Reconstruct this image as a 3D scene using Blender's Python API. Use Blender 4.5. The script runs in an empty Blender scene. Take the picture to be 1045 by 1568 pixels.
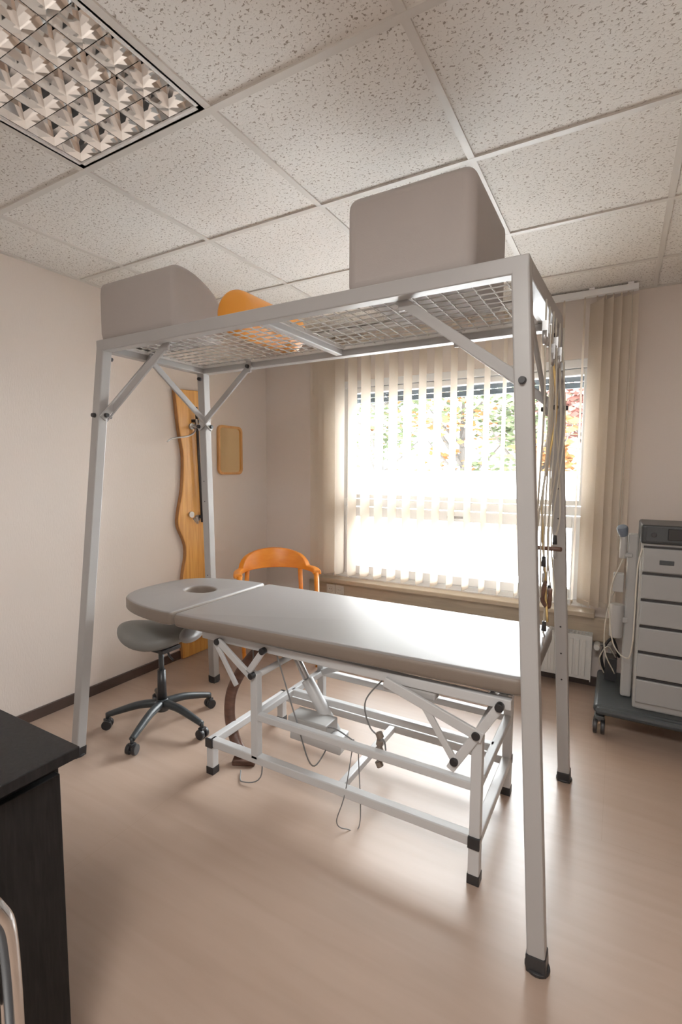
import bpy, bmesh, math, random
from mathutils import Vector, Matrix
random.seed(7)
scene=bpy.context.scene
COL=scene.collection
# ------------------------------------------------------------------ materials
def mat(name,color,rough=.5,metal=0.0,var=0.0,vscale=8.0,bump=0.0,bscale=80.0,spec=.5,coat=0.0):
    m=bpy.data.materials.new(name); m.use_nodes=True; nt=m.node_tree
    b=nt.nodes['Principled BSDF']
    b.inputs['Base Color'].default_value=(*color,1); b.inputs['Roughness'].default_value=rough
    b.inputs['Metallic'].default_value=metal; b.inputs['Specular IOR Level'].default_value=spec
    b.inputs['Coat Weight'].default_value=coat
    tc=nt.nodes.new('ShaderNodeTexCoord')
    if var>0:
        n=nt.nodes.new('ShaderNodeTexNoise'); n.inputs['Scale'].default_value=vscale; n.inputs['Detail'].default_value=4
        nt.links.new(tc.outputs['Object'],n.inputs['Vector'])
        mx=nt.nodes.new('ShaderNodeMix'); mx.data_type='RGBA'
        mx.inputs[6].default_value=(*[c*(1-var) for c in color],1); mx.inputs[7].default_value=(*[min(1,c*(1+var)) for c in color],1)
        nt.links.new(n.outputs['Fac'],mx.inputs[0]); nt.links.new(mx.outputs[2],b.inputs['Base Color'])
    if bump>0:
        n2=nt.nodes.new('ShaderNodeTexNoise'); n2.inputs['Scale'].default_value=bscale; n2.inputs['Detail'].default_value=3
        nt.links.new(tc.outputs['Object'],n2.inputs['Vector'])
        bp=nt.nodes.new('ShaderNodeBump'); bp.inputs['Strength'].default_value=bump; bp.inputs['Distance'].default_value=.002
        nt.links.new(n2.outputs['Fac'],bp.inputs['Height']); nt.links.new(bp.outputs[0],b.inputs['Normal'])
    return m
def wood(name,c1,c2,rough=.4,scale=(1,1,1),wscale=6.0,dist=4.0,spec=.5):
    m=bpy.data.materials.new(name); m.use_nodes=True; nt=m.node_tree; b=nt.nodes['Principled BSDF']
    tc=nt.nodes.new('ShaderNodeTexCoord'); mp=nt.nodes.new('ShaderNodeMapping'); mp.inputs['Scale'].default_value=scale
    n=nt.nodes.new('ShaderNodeTexNoise'); n.inputs['Scale'].default_value=wscale; n.inputs['Detail'].default_value=6; n.inputs['Distortion'].default_value=dist*.2
    r=nt.nodes.new('ShaderNodeValToRGB'); r.color_ramp.elements[0].position=.3; r.color_ramp.elements[1].position=.7
    r.color_ramp.elements[0].color=(*c1,1); r.color_ramp.elements[1].color=(*c2,1)
    nt.links.new(tc.outputs['Object'],mp.inputs[0]); nt.links.new(mp.outputs[0],n.inputs['Vector']); nt.links.new(n.outputs['Fac'],r.inputs[0])
    nt.links.new(r.outputs[0],b.inputs['Base Color']); b.inputs['Roughness'].default_value=rough; b.inputs['Specular IOR Level'].default_value=spec
    return m
M={}
M['frame']=mat('powder_grey',(.37,.36,.35),.36,0.0,.03,5,.04,200)
M['tframe']=mat('powder_light_grey',(.54,.54,.54),.36,0.0,.03,5,.04,200)
M['mesh']=mat('wire_white',(.62,.60,.57),.4,.0)
M['black']=mat('black_plastic',(.015,.015,.017),.4,0,.2,20)
M['darkgrey']=mat('dark_grey_plastic',(.035,.042,.046),.45,0,.1,20)
M['console']=mat('console_slate',(.022,.027,.030),.4,0,.1,20)
M['foam']=mat('foam_cover',(.40,.36,.335),.8,0,.04,6,.15,300)
M['orange_v']=mat('orange_vinyl',(.75,.27,.02),.5,0,.05,5,.1,200)
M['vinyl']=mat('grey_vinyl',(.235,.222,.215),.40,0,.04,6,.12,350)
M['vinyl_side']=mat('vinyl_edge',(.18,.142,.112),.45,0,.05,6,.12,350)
M['stoolv']=mat('stool_vinyl',(.165,.165,.155),.5,0,.05,6,.15,300)
M['chrome']=mat('chrome',(.8,.8,.8),.12,1.0,.02,5)
M['steel']=mat('zinc_steel',(.5,.5,.5),.35,.8,.05,10)
M['brass']=mat('brass',(.75,.55,.22),.3,1.0,.05,10)
M['pvc']=mat('pvc_white',(.82,.83,.84),.35,0,.02,3)
M['sill']=wood('sill_laminate',(.40,.32,.23),(.48,.39,.28),.4,(1,8,8),5)
M['base']=mat('baseboard_brown',(.055,.035,.028),.5,0,.15,10)
M['radiator']=mat('radiator_white',(.62,.61,.58),.35,0,.02,3)
M['cabinet']=wood('black_ash',(.003,.003,.0035),(.011,.010,.010),.55,(14,14,1.2),9,4,.25)
M['board']=wood('live_edge_oak',(.58,.25,.05),(.78,.40,.10),.35,(6,14,1.0),3,5)
M['bark']=wood('bark_edge',(.30,.12,.04),(.42,.19,.06),.7,(6,6,2),8)
M['chairwood']=wood('orange_beech',(.72,.20,.012),(.80,.27,.025),.35,(3,3,10),3)
M['bent']=wood('dark_bentwood',(.08,.038,.026),(.16,.075,.05),.4,(3,3,10),4)
M['mirrorframe']=wood('mirror_frame_oak',(.55,.24,.06),(.68,.34,.11),.4,(6,6,1),4)
M['mirror']=mat('mirror_glass',(.98,.78,.45),.08,1.0,.01,3)  # amber base colour stands in for a golden reflection in the glass
M['cartw']=mat('cart_white',(.36,.35,.335),.45,0,.03,5)
M['cartd']=mat('cart_drawer',(.30,.30,.295),.4,0,.03,5)
M['cable']=mat('cable_grey',(.16,.16,.16),.5,0,.05,20)
M['cablew']=mat('cord_white',(.52,.48,.40),.6,0,.1,60)
M['socket']=mat('socket_plastic',(.62,.58,.50),.4,0,.02,5)
M['screen']=mat('screen_dark',(.008,.010,.012),.12,0,.1,5)
M['blue']=mat('probe_blue_grey',(.13,.16,.21),.4,0,.1,8)
def slat_material():
    m=bpy.data.materials.new('blind_fabric'); m.use_nodes=True; nt=m.node_tree; nt.nodes.remove(nt.nodes['Principled BSDF'])
    o=nt.nodes['Material Output']; d=nt.nodes.new('ShaderNodeBsdfDiffuse'); t=nt.nodes.new('ShaderNodeBsdfTranslucent'); mx=nt.nodes.new('ShaderNodeMixShader')
    tc=nt.nodes.new('ShaderNodeTexCoord'); n=nt.nodes.new('ShaderNodeTexNoise'); n.inputs['Scale'].default_value=180
    r=nt.nodes.new('ShaderNodeValToRGB'); r.color_ramp.elements[0].color=(.70,.61,.51,1); r.color_ramp.elements[1].color=(.78,.71,.62,1)
    nt.links.new(tc.outputs['Object'],n.inputs['Vector']); nt.links.new(n.outputs['Fac'],r.inputs[0])
    nt.links.new(r.outputs[0],d.inputs[0]); nt.links.new(r.outputs[0],t.inputs[0])
    mx.inputs[0].default_value=.5; nt.links.new(d.outputs[0],mx.inputs[1]); nt.links.new(t.outputs[0],mx.inputs[2]); nt.links.new(mx.outputs[0],o.inputs[0]); return m
M['slat']=slat_material()
def glass_material():
    m=bpy.data.materials.new('window_glass'); m.use_nodes=True; nt=m.node_tree; nt.nodes.remove(nt.nodes['Principled BSDF'])
    o=nt.nodes['Material Output']; t=nt.nodes.new('ShaderNodeBsdfTransparent'); g=nt.nodes.new('ShaderNodeBsdfGlossy'); g.inputs['Roughness'].default_value=.02
    t.inputs[0].default_value=(.95,.97,.97,1); f=nt.nodes.new('ShaderNodeFresnel'); f.inputs[0].default_value=1.35
    mx=nt.nodes.new('ShaderNodeMixShader'); nt.links.new(f.outputs[0],mx.inputs[0]); nt.links.new(t.outputs[0],mx.inputs[1]); nt.links.new(g.outputs[0],mx.inputs[2]); nt.links.new(mx.outputs[0],o.inputs[0]); return m
M['glass']=glass_material()
def wall_material():
    m=mat('wallpaper_cream',(.72,.64,.585),.5,0,.02,1.5)
    nt=m.node_tree; b=nt.nodes['Principled BSDF']; tc=nt.nodes['Texture Coordinate']
    mp=nt.nodes.new('ShaderNodeMapping'); mp.inputs['Scale'].default_value=(160,160,35)
    n=nt.nodes.new('ShaderNodeTexNoise'); n.inputs['Scale'].default_value=1; n.inputs['Detail'].default_value=3
    bp=nt.nodes.new('ShaderNodeBump'); bp.inputs['Strength'].default_value=.45; bp.inputs['Distance'].default_value=.0018
    nt.links.new(tc.outputs['Object'],mp.inputs[0]); nt.links.new(mp.outputs[0],n.inputs['Vector']); nt.links.new(n.outputs['Fac'],bp.inputs['Height']); nt.links.new(bp.outputs[0],b.inputs['Normal']); return m
M['wall']=wall_material()
def tile_material():
    m=bpy.data.materials.new('mineral_fibre_tile'); m.use_nodes=True; nt=m.node_tree; b=nt.nodes['Principled BSDF']; b.inputs['Roughness'].default_value=.9
    tc=nt.nodes.new('ShaderNodeTexCoord')
    mp=nt.nodes.new('ShaderNodeMapping'); mp.inputs['Scale'].default_value=(105,125,105); mp.inputs['Rotation'].default_value=(0,0,.5)
    w=nt.nodes.new('ShaderNodeTexNoise'); w.inputs['Scale'].default_value=1.0; w.inputs['Detail'].default_value=2.0; w.inputs['Roughness'].default_value=.6; w.inputs['Distortion'].default_value=.6
    r=nt.nodes.new('ShaderNodeValToRGB'); r.color_ramp.elements[0].position=.35; r.color_ramp.elements[1].position=.42
    r.color_ramp.elements[0].color=(.31,.27,.225,1); r.color_ramp.elements[1].color=(.79,.765,.725,1)
    nt.links.new(tc.outputs['Object'],mp.inputs[0]); nt.links.new(mp.outputs[0],w.inputs['Vector']); nt.links.new(w.outputs['Fac'],r.inputs[0]); nt.links.new(r.outputs[0],b.inputs['Base Color'])
    bp=nt.nodes.new('ShaderNodeBump'); bp.inputs['Strength'].default_value=.4; bp.inputs['Distance'].default_value=.003
    nt.links.new(w.outputs['Fac'],bp.inputs['Height']); nt.links.new(bp.outputs[0],b.inputs['Normal']); return m
M['tile']=tile_material()
M['grid']=mat('ceiling_grid',(.64,.61,.565),.5,0,.02,3)
def floor_material():
    m=bpy.data.materials.new('floor_laminate'); m.use_nodes=True; nt=m.node_tree; b=nt.nodes['Principled BSDF']
    tc=nt.nodes.new('ShaderNodeTexCoord')
    mp=nt.nodes.new('ShaderNodeMapping'); mp.inputs['Scale'].default_value=(1.2,14,1)
    n=nt.nodes.new('ShaderNodeTexNoise'); n.inputs['Scale'].default_value=1.6; n.inputs['Detail'].default_value=7; n.inputs['Distortion'].default_value=.6
    r=nt.nodes.new('ShaderNodeValToRGB'); r.color_ramp.elements[0].position=.2; r.color_ramp.elements[1].position=.8
    r.color_ramp.elements[0].color=(.345,.245,.185,1); r.color_ramp.elements[1].color=(.395,.285,.222,1)
    nt.links.new(tc.outputs['Object'],mp.inputs[0]); nt.links.new(mp.outputs[0],n.inputs['Vector']); nt.links.new(n.outputs['Fac'],r.inputs[0])
    br=nt.nodes.new('ShaderNodeTexBrick'); br.inputs['Color1'].default_value=(1,1,1,1); br.inputs['Color2'].default_value=(.985,.985,.985,1); br.inputs['Mortar'].default_value=(.88,.86,.84,1)
    br.inputs['Scale'].default_value=1.0; br.inputs['Mortar Size'].default_value=.0010; br.inputs['Brick Width'].default_value=4; br.inputs['Row Height'].default_value=2.0; br.offset=.4
    nt.links.new(tc.outputs['Object'],br.inputs['Vector'])
    mx=nt.nodes.new('ShaderNodeMix'); mx.data_type='RGBA'; mx.blend_type='MULTIPLY'; mx.inputs[0].default_value=1
    nt.links.new(r.outputs[0],mx.inputs[6]); nt.links.new(br.outputs[0],mx.inputs[7]); nt.links.new(mx.outputs[2],b.inputs['Base Color'])
    b.inputs['Roughness'].default_value=.33; b.inputs['Specular IOR Level'].default_value=.5
    n2=nt.nodes.new('ShaderNodeTexNoise'); n2.inputs['Scale'].default_value=5; nt.links.new(tc.outputs['Object'],n2.inputs['Vector'])
    bp=nt.nodes.new('ShaderNodeBump'); bp.inputs['Strength'].default_value=.06; bp.inputs['Distance'].default_value=.01
    nt.links.new(n2.outputs['Fac'],bp.inputs['Height']); nt.links.new(bp.outputs[0],b.inputs['Normal'])
    return m
M['floor']=floor_material()
# ------------------------------------------------------------------ mesh helpers
def empty(name,loc=(0,0,0),rz=0):
    e=bpy.data.objects.new(name,None); e.location=loc; e.rotation_euler=(0,0,rz); e.empty_display_size=.1; COL.objects.link(e); return e
def link(name,me,parent=None,mats=(),smooth=False,bevel=0,seg=2):
    o=bpy.data.objects.new(name,me); COL.objects.link(o)
    for m in mats: me.materials.append(m)
    if smooth:
        for p in me.polygons: p.use_smooth=True
    if parent: o.parent=parent
    if bevel>0:
        md=o.modifiers.new('bevel','BEVEL'); md.width=bevel; md.segments=seg; md.limit_method='ANGLE'; md.angle_limit=math.radians(35); md.harden_normals=False
    return o
def bm_box(bm,c,s,rot=None,mi=0):
    g=bmesh.ops.create_cube(bm,size=1.0); vs=g['verts']
    for v in vs:
        v.co=Vector((v.co.x*s[0],v.co.y*s[1],v.co.z*s[2]))
        if rot is not None: v.co=rot@v.co
        v.co+=Vector(c)
    for f in set(f for v in vs for f in v.link_faces): f.material_index=mi
def finish(bm,name,parent,mats,smooth=False,bevel=0,seg=2):
    bmesh.ops.recalc_face_normals(bm,faces=bm.faces[:])
    me=bpy.data.meshes.new(name); bm.to_mesh(me); bm.free()
    return link(name,me,parent,mats,smooth,bevel,seg)
def box(name,parent,c,s,m,bevel=0,seg=2,rot=None,smooth=False):
    bm=bmesh.new(); bm_box(bm,c,s,rot); return finish(bm,name,parent,[m],smooth,bevel,seg)
def bm_bar(bm,p,q,w,h,mi=0,up=(0,0,1)):
    p=Vector(p);q=Vector(q);d=(q-p);L=d.length;d.normalize(); upv=Vector(up)
    if abs(d.dot(upv))>.95: upv=Vector((0,1,0))
    sx=d.cross(upv).normalized(); sz=sx.cross(d).normalized()
    R=Matrix((sx,d,sz)).transposed()
    bm_box(bm,(p+q)/2,(w,L,h),R,mi)
def bar(name,parent,p,q,w,h,m,bevel=.004,up=(0,0,1)):
    bm=bmesh.new(); bm_bar(bm,p,q,w,h,0,up); return finish(bm,name,parent,[m],False,bevel)
def bm_cyl(bm,p,q,r1,r2=None,n=20,mi=0,cap=True):
    if r2 is None:r2=r1
    p=Vector(p);q=Vector(q);d=q-p;L=d.length
    g=bmesh.ops.create_cone(bm,cap_ends=cap,segments=n,radius1=r1,radius2=r2,depth=L)
    R=d.to_track_quat('Z','Y').to_matrix()
    for v in g['verts']: v.co=R@v.co+(p+q)/2
    for f in set(f for v in g['verts'] for f in v.link_faces):
        f.material_index=mi
        f.smooth=len(f.verts)==4
def cyl(name,parent,p,q,r1,m,r2=None,n=24,bevel=0):
    bm=bmesh.new(); bm_cyl(bm,p,q,r1,r2,n)
    return finish(bm,name,parent,[m],False,bevel)
def catmull(pts,sub=8):
    P=[Vector(p) for p in pts]; 
    if len(P)<3: return P
    Q=[P[0]*2-P[1]]+P+[P[-1]*2-P[-2]]; out=[]
    for i in range(1,len(Q)-2):
        for k in range(sub):
            t=k/sub;a,b,c,d=Q[i-1:i+3]
            out.append(.5*((2*b)+(c-a)*t+(2*a-5*b+4*c-d)*t*t+(3*b-a-3*c+d)*t**3))
    out.append(P[-1]); return out
def bm_tube(bm,pts,r,n=8,mi=0,rx=None):
    """sweep; rx -> elliptical second radius"""
    pts=[Vector(p) for p in pts]; rings=[]
    t=(pts[1]-pts[0]).normalized(); a=Vector((0,0,1)) if abs(t.z)<.9 else Vector((1,0,0))
    nrm=t.cross(a).normalized()
    for i,p in enumerate(pts):
        if i==0:t=pts[1]-pts[0]
        elif i==len(pts)-1:t=pts[-1]-pts[-2]
        else:t=pts[i+1]-pts[i-1]
        t.normalize(); nrm=(nrm-t*nrm.dot(t)).normalized(); b=t.cross(nrm)
        rr=r(i/(len(pts)-1)) if callable(r) else r
        r2=rr if rx is None else rx
        rings.append([bm.verts.new(p+nrm*rr*math.cos(2*math.pi*k/n)+b*r2*math.sin(2*math.pi*k/n)) for k in range(n)])
    for A,B in zip(rings,rings[1:]):
        for k in range(n):
            f=bm.faces.new((A[k],A[(k+1)%n],B[(k+1)%n],B[k])); f.smooth=True; f.material_index=mi
    for ring in (rings[0][::-1],rings[-1]):
        f=bm.faces.new(ring); f.material_index=mi
def tube(name,parent,pts,r,m,n=8,smooth_path=True,sub=8,rx=None):
    bm=bmesh.new(); bm_tube(bm,catmull(pts,sub) if smooth_path else pts,r,n,0,rx); return finish(bm,name,parent,[m])
def lathe(name,parent,prof,c,m,n=32,axis='Z'):
    bm=bmesh.new(); rings=[]
    for (r,z) in prof:
        ring=[]
        for k in range(n):
            a=2*math.pi*k/n; v=Vector((r*math.cos(a),r*math.sin(a),z))
            if axis=='Y': v=Vector((v.x,v.z,v.y))
            if axis=='X': v=Vector((v.z,v.x,v.y))
            ring.append(bm.verts.new(v+Vector(c)))
        rings.append(ring)
    for A,B in zip(rings,rings[1:]):
        for k in range(n):
            f=bm.faces.new((A[k],A[(k+1)%n],B[(k+1)%n],B[k])); f.smooth=True
    bm.faces.new(rings[0][::-1]); bm.faces.new(rings[-1])
    return finish(bm,name,parent,[m])
def slab(name,parent,outline,z0,z1,mats,hole=None,bevel=.01,seg=3,side_mi=0):
    bm=bmesh.new(); es=[]
    for loop in [outline]+([hole] if hole else []):
        vs=[bm.verts.new((x,y,z0)) for x,y in loop]
        es+=[bm.edges.new((vs[i],vs[(i+1)%len(vs)])) for i in range(len(vs))]
    if hole: bmesh.ops.triangle_fill(bm,edges=es,use_beauty=True)
    else: bm.faces.new(bm.verts[:])
    g=bmesh.ops.extrude_face_region(bm,geom=bm.faces[:])
    for v in g['geom']:
        if isinstance(v,bmesh.types.BMVert): v.co.z=z1
    bmesh.ops.recalc_face_normals(bm,faces=bm.faces[:])
    for f in bm.faces:
        if abs(f.normal.z)<.5: f.material_index=side_mi; f.smooth=True
    o=finish(bm,name,parent,mats,False,bevel,seg)
    for p in o.data.polygons: p.use_smooth=True
    o.modifiers['bevel'].angle_limit=math.radians(50)
    return o
def rrect(x0,x1,y0,y1,r,n=6):
    out=[]
    rr=r if isinstance(r,(list,tuple)) else (r,)*4
    for (cx,cy,a0,q) in ((x1,y1,0,rr[0]),(x0,y1,90,rr[1]),(x0,y0,180,rr[2]),(x1,y0,270,rr[3])):
        sx=-1 if cx==x1 else 1; sy=-1 if cy==y1 else 1
        for k in range(n+1):
            a=math.radians(a0+90*k/n); out.append((cx+sx*q+q*math.cos(a),cy+sy*q+q*math.sin(a)))
    return out
# ------------------------------------------------------------------ room
XL,XR,YB,YF,H=-2.769,1.75,3.50,-1.25,2.475
box('floor',None,((XL+XR)/2,(YB+YF)/2,-.05),(XR-XL+.4,YB-YF+.4,.1),M['floor'])
box('wall_left',None,(XL-.1,(YB+YF)/2,H/2+.1),(.2,YB-YF+.6,H+.2),M['wall'])
box('wall_right',None,(XR+.1,(YB+YF)/2,H/2+.1),(.2,YB-YF+.6,H+.2),M['wall'])
box('wall_front',None,((XL+XR)/2,YF-.1,H/2+.1),(XR-XL,.2,H+.2),M['wall'])
WX0,WX1,WZ0,WZ1=-2.07,-.134,.51,2.10
bm=bmesh.new(); yc=YB+.14; T=.28
bm_box(bm,((XL+WX0)/2,yc,H/2+.1),(WX0-XL,T,H+.2)); bm_box(bm,((XR+WX1)/2,yc,H/2+.1),(XR-WX1,T,H+.2))
bm_box(bm,((WX0+WX1)/2,yc,WZ0/2),(WX1-WX0,T,WZ0)); bm_box(bm,((WX0+WX1)/2,yc,(WZ1+H+.2)/2),(WX1-WX0,T,H+.2-WZ1))
finish(bm,'wall_back',None,[M['wall']])
# ceiling
S=.625; GX,GY=-1.1273,1.171
fix=[(-1,-1),(1,-3)]  # second one is an added, unseen fixture behind the camera for the fill
bm=bmesh.new()
for i in range(-3,6):
    for j in range(-4,5):
        x0=max(GX+i*S,XL);x1=min(GX+(i+1)*S,XR);y0=max(GY+j*S,YF);y1=min(GY+(j+1)*S,YB)
        if x1-x0<.01 or y1-y0<.01 or (i,j) in fix: continue
        bm_box(bm,((x0+x1)/2,(y0+y1)/2,H+.01),(x1-x0,y1-y0,.02),None,0)
for i in range(-2,5):
    x=GX+i*S
    if XL<x<XR: bm_box(bm,(x,(YB+YF)/2,H-.002),(.024,YB-YF,.008),None,1)
for j in range(-3,5):
    y=GY+j*S
    if YF<y<YB: bm_box(bm,((XL+XR)/2,y,H-.0025),(XR-XL,.024,.008),None,1)
finish(bm,'ceiling',None,[M['tile'],M['grid']])
box('trim_1',None,(XL+.011,(YB+YF)/2,H-.004),(.022,YB-YF,.006),M['grid'])
box('trim_2',None,((XL+XR)/2,YB-.011,H-.004),(XR-XL,.022,.006),M['grid'])
# baseboards
box('baseboard_left',None,(XL+.008,(YB+YF)/2,.03),(.016,YB-YF,.06),M['base'],.002)
box('baseboard_back',None,((XL+XR)/2,YB-.008,.03),(XR-XL-.04,.016,.06),M['base'],.002)
# louvre luminaires
M['louvre']=mat('louvre_aluminium',(.93,.93,.92),.06,1.0,.02,4)
M['tubelamp']=mat('fluorescent_tube',(.88,.88,.86),.25,0,.01,3)
M['housing']=mat('luminaire_white',(.80,.79,.77),.4,0,.02,3)
def luminaire(i,j):
    x0=GX+i*S+.012;y0=GY+j*S+.012;W=S-.024;e=empty('ceiling_light',(x0,y0,H))
    bm=bmesh.new()
    bm_box(bm,(W/2,W/2,.105),(W,W,.01)); 
    for c,s in (((0.004,W/2,.05),(.008,W,.11)),((W-.004,W/2,.05),(.008,W,.11)),((W/2,.004,.05),(W,.008,.11)),((W/2,W-.004,.05),(W,.008,.11))): bm_box(bm,c,s)
    for c,s in (((0.010,W/2,-.002),(.02,W,.006)),((W-.010,W/2,-.002),(.02,W,.006)),((W/2,.010,-.002),(W,.02,.006)),((W/2,W-.010,-.002),(W,.02,.006))): bm_box(bm,c,s)
    finish(bm,'housing',e,[M['housing']])
    bm=bmesh.new(); n=5; a0=.02; w=(W-.04)/n
    def blade(p,q,perp,top,zt,zb,steps=3):
        p=Vector(p);q=Vector(q);perp=Vector(perp)
        for sgn in (-1,1):
            prev=None
            for k in range(steps+1):
                t=k/steps; off=.0012+top*(t**1.6); z=zb+(zt-zb)*t
                a=bm.verts.new(p+perp*sgn*off+Vector((0,0,z))); b=bm.verts.new(q+perp*sgn*off+Vector((0,0,z)))
                if prev: bm.faces.new((prev[0],prev[1],b,a))
                prev=(a,b)
    for k in range(n+1):
        x=a0+k*w; blade((x,a0,0),(x,W-a0,0),(1,0,0),.038,.070,.002)
    m=6; hgt=(W-.04)/m
    for k in range(m+1):
        y=a0+k*hgt
        for c in range(n):
            blade((a0+c*w,y,0),(a0+(c+1)*w,y,0),(0,1,0),.030,.060,.002)
    me=bpy.data.meshes.new('louvre'); bm.to_mesh(me); bm.free(); link('louvre',me,e,[M['louvre']])
    bm=bmesh.new()
    for c in range(n): bm_cyl(bm,(a0+(c+.5)*w,.03,.086),(a0+(c+.5)*w,W-.03,.086),.010,n=16)
    finish(bm,'tubes',e,[M['tubelamp']])
for ij in fix: luminaire(*ij)
# ------------------------------------------------------------------ window
w=empty('window_1',(0,0,0)); bm=bmesh.new()
fy=YB+.035; fd=.07
def fr(x0,x1,z0,z1,y=fy,d=fd): bm_box(bm,((x0+x1)/2,y,(z0+z1)/2),(x1-x0,d,z1-z0))
fr(WX0,WX0+.065,WZ0,WZ1); fr(WX1-.05,WX1,WZ0,WZ1); fr(WX0+.065,WX1-.05,WZ1-.055,WZ1); fr(WX0+.065,WX1-.05,WZ0,WZ0+.04)
fr(WX0+.065,WX1-.05,1.10,1.16,fy+.005,.06)
fr(WX0+.065,WX0+.125,WZ0+.04,WZ1-.055,fy+.005,.055)
sy=fy-.012
fr(-1.945,-1.87,.555,1.095,sy,.075); fr(-.26,-.19,.555,1.095,sy,.075); fr(-1.87,-.26,1.02,1.095,sy,.075); fr(-1.87,-.26,.555,.62,sy,.075)
fr(-1.945,-1.90,1.165,2.04,sy+.01,.055); fr(-.23,-.185,1.165,2.04,sy+.01,.055); fr(-1.90,-.23,1.165,1.20,sy+.01,.055); fr(-1.90,-.23,2.0,2.04,sy+.01,.055)
finish(bm,'frame',w,[M['pvc']],False,.005)
box('glass_upper',w,(-1.065,fy+.01,1.60),(1.68,.004,.82),M['glass'])
box('glass_lower',w,(-1.065,fy+.01,.82),(1.62,.004,.42),M['glass'])
bm=bmesh.new(); bm_box(bm,(-1.07,sy-.045,1.055),(.028,.016,.06)); bm_cyl(bm,(-1.07,sy-.045,1.055),(-1.07,sy-.075,1.055),.009,n=12); bm_box(bm,(-1.02,sy-.075,1.055),(.12,.012,.02))
finish(bm,'handle',w,[M['steel']],False,.003)
bm=bmesh.new(); bm_box(bm,(-1.90,sy-.043,.80),(.012,.01,.38)); finish(bm,'stay_rod',w,[M['black']])
box('sill',w,((WX0+WX1)/2-.03,YB-.055,.488),(2.06,.11,.035),M['sill'],.006)
bm=bmesh.new()
for k in range(4): bm_box(bm,((WX0+WX1)/2,YB+.13,1.955+k*.042),(1.93,.012,.039))
finish(bm,'outer_shutter',w,[M['darkgrey']],False,.004)
box('outer_sill',w,((WX0+WX1)/2,YB+.19,.49),(1.93,.24,.03),M['pvc'])
# duct / cable channel under the window
box('trim_3',None,(-1.13,YB-.0225,.385),(2.30,.045,.15),M['sill'],.004)
def socket(x,z):
    e=empty('wall_socket',(x,YB-.045,z)); box('plate',e,(0,-.005,0),(.078,.01,.078),M['socket'],.004)
    lathe('well',e,[(.030,-.0101),(.030,-.012),(.020,-.0125),(.020,-.0105)],(0,0,0),M['socket'],24,'Y')
    bm=bmesh.new(); bm_cyl(bm,(-.009,-.0126,0),(-.009,-.0135,0),.003,n=10); bm_cyl(bm,(.009,-.0126,0),(.009,-.0135,0),.003,n=10); finish(bm,'pins',e,[M['black']])
socket(-2.06,.405); socket(-1.975,.405)
# radiator
e=empty('radiator',(0,0,0)); bm=bmesh.new(); rx0,rx1,rz0,rz1=-1.55,-.11,.07,.365; ry=YB-.13
bm_box(bm,((rx0+rx1)/2,ry,(rz0+rz1)/2),(rx1-rx0,.012,rz1-rz0-.02)); bm_box(bm,((rx0+rx1)/2,ry+.07,(rz0+rz1)/2),(rx1-rx0,.012,rz1-rz0-.02))
x=rx0+.03
while x<rx1-.02:
    bm_box(bm,(x,ry-.009,(rz0+rz1)/2),(.022,.010,rz1-rz0-.06)); x+=.036
for xx in (rx0,rx1): bm_box(bm,(xx,ry+.033,(rz0+rz1)/2),(.006,.09,rz1-rz0))
x=rx0
finish(bm,'panel',e,[M['radiator']],False,.003)
bm=bmesh.new(); bm_box(bm,((rx0+rx1)/2,ry-.004,rz1-.004),(rx1-rx0,.012,.008)); bm_box(bm,((rx0+rx1)/2,ry+.075,rz1-.004),(rx1-rx0,.012,.008))
x=rx0+.01
while x<rx1: bm_box(bm,(x,ry+.035,rz1-.004),(.008,.075,.006)); x+=.022
finish(bm,'grille',e,[M['radiator']])
bm=bmesh.new()
for xx in (-1.4,-.25): bm_box(bm,(xx,YB-.035,.2),(.03,.055,.2)); bm_box(bm,(xx,ry+.04,.035),(.03,.05,.07))
finish(bm,'bracket',e,[M['radiator']])
cyl('valve_pipe',e,(rx1,ry+.03,.31),(rx1+.07,ry+.03,.31),.010,M['steel']); 
cyl('valve_head',e,(rx1+.03,ry+.03,.31),(rx1+.03,ry-.05,.31),.02,M['radiator'],.017,20,.003)
tube('pipe',e,[(rx1+.07,ry+.03,.31),(rx1+.1,ry+.05,.31),(rx1+.1,ry+.09,.29),(rx1+.1,ry+.1,.05),(rx1+.1,ry+.1,.0)],.009,M['radiator'])
# vertical blind
e=empty('vertical_blind',(0,0,0)); by=3.36
box('rail',e,(-1.06,by,2.445),(2.2,.04,.035),M['pvc'],.003)
bm=bmesh.new()
for xx in (-2.0,-1.1,-.2,.0): bm_box(bm,(xx,by,2.467),(.03,.045,.012))
finish(bm,'clip',e,[M['pvc']])
slx=[]; x=-1.93
while x<-.21: slx.append((x,7+random.uniform(-3,3)-5*(x>-.8))); x+=.113
for k,xx in enumerate((-2.13,-2.095,-2.055,-2.01)): slx.append((xx,52-6*k))
for k,xx in enumerate((-.17,-.125,-.085,-.045,-.01)): slx.append((xx,-38-5*k))
bm=bmesh.new(); bw=bmesh.new()
for (x,a) in slx:
    a=math.radians(a); d=Vector((math.sin(a),math.cos(a),0)); nn=Vector((d.y,-d.x,0)); rows=[]
    for k in range(7):
        t=k/6-.5; off=d*(t*.127)+nn*(.006*(1-4*t*t))
        rows.append((bm.verts.new((x+off.x,by+off.y,.565)),bm.verts.new((x+off.x,by+off.y,2.40))))
    for A,B in zip(rows,rows[1:]):
        f=bm.faces.new((A[0],B[0],B[1],A[1])); f.smooth=True
    R=Matrix.Rotation(-a,3,'Z')
    bm_box(bw,(x,by,.575),(.004,.115,.03),R); bm_cyl(bw,(x,by,2.395),(x,by,2.43),.004,n=8)
me=bpy.data.meshes.new('slats'); bm.to_mesh(me); bm.free(); link('slats',me,e,[M['slat']])
finish(bw,'weights',e,[M['slat']])
bm=bmesh.new()
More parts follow.
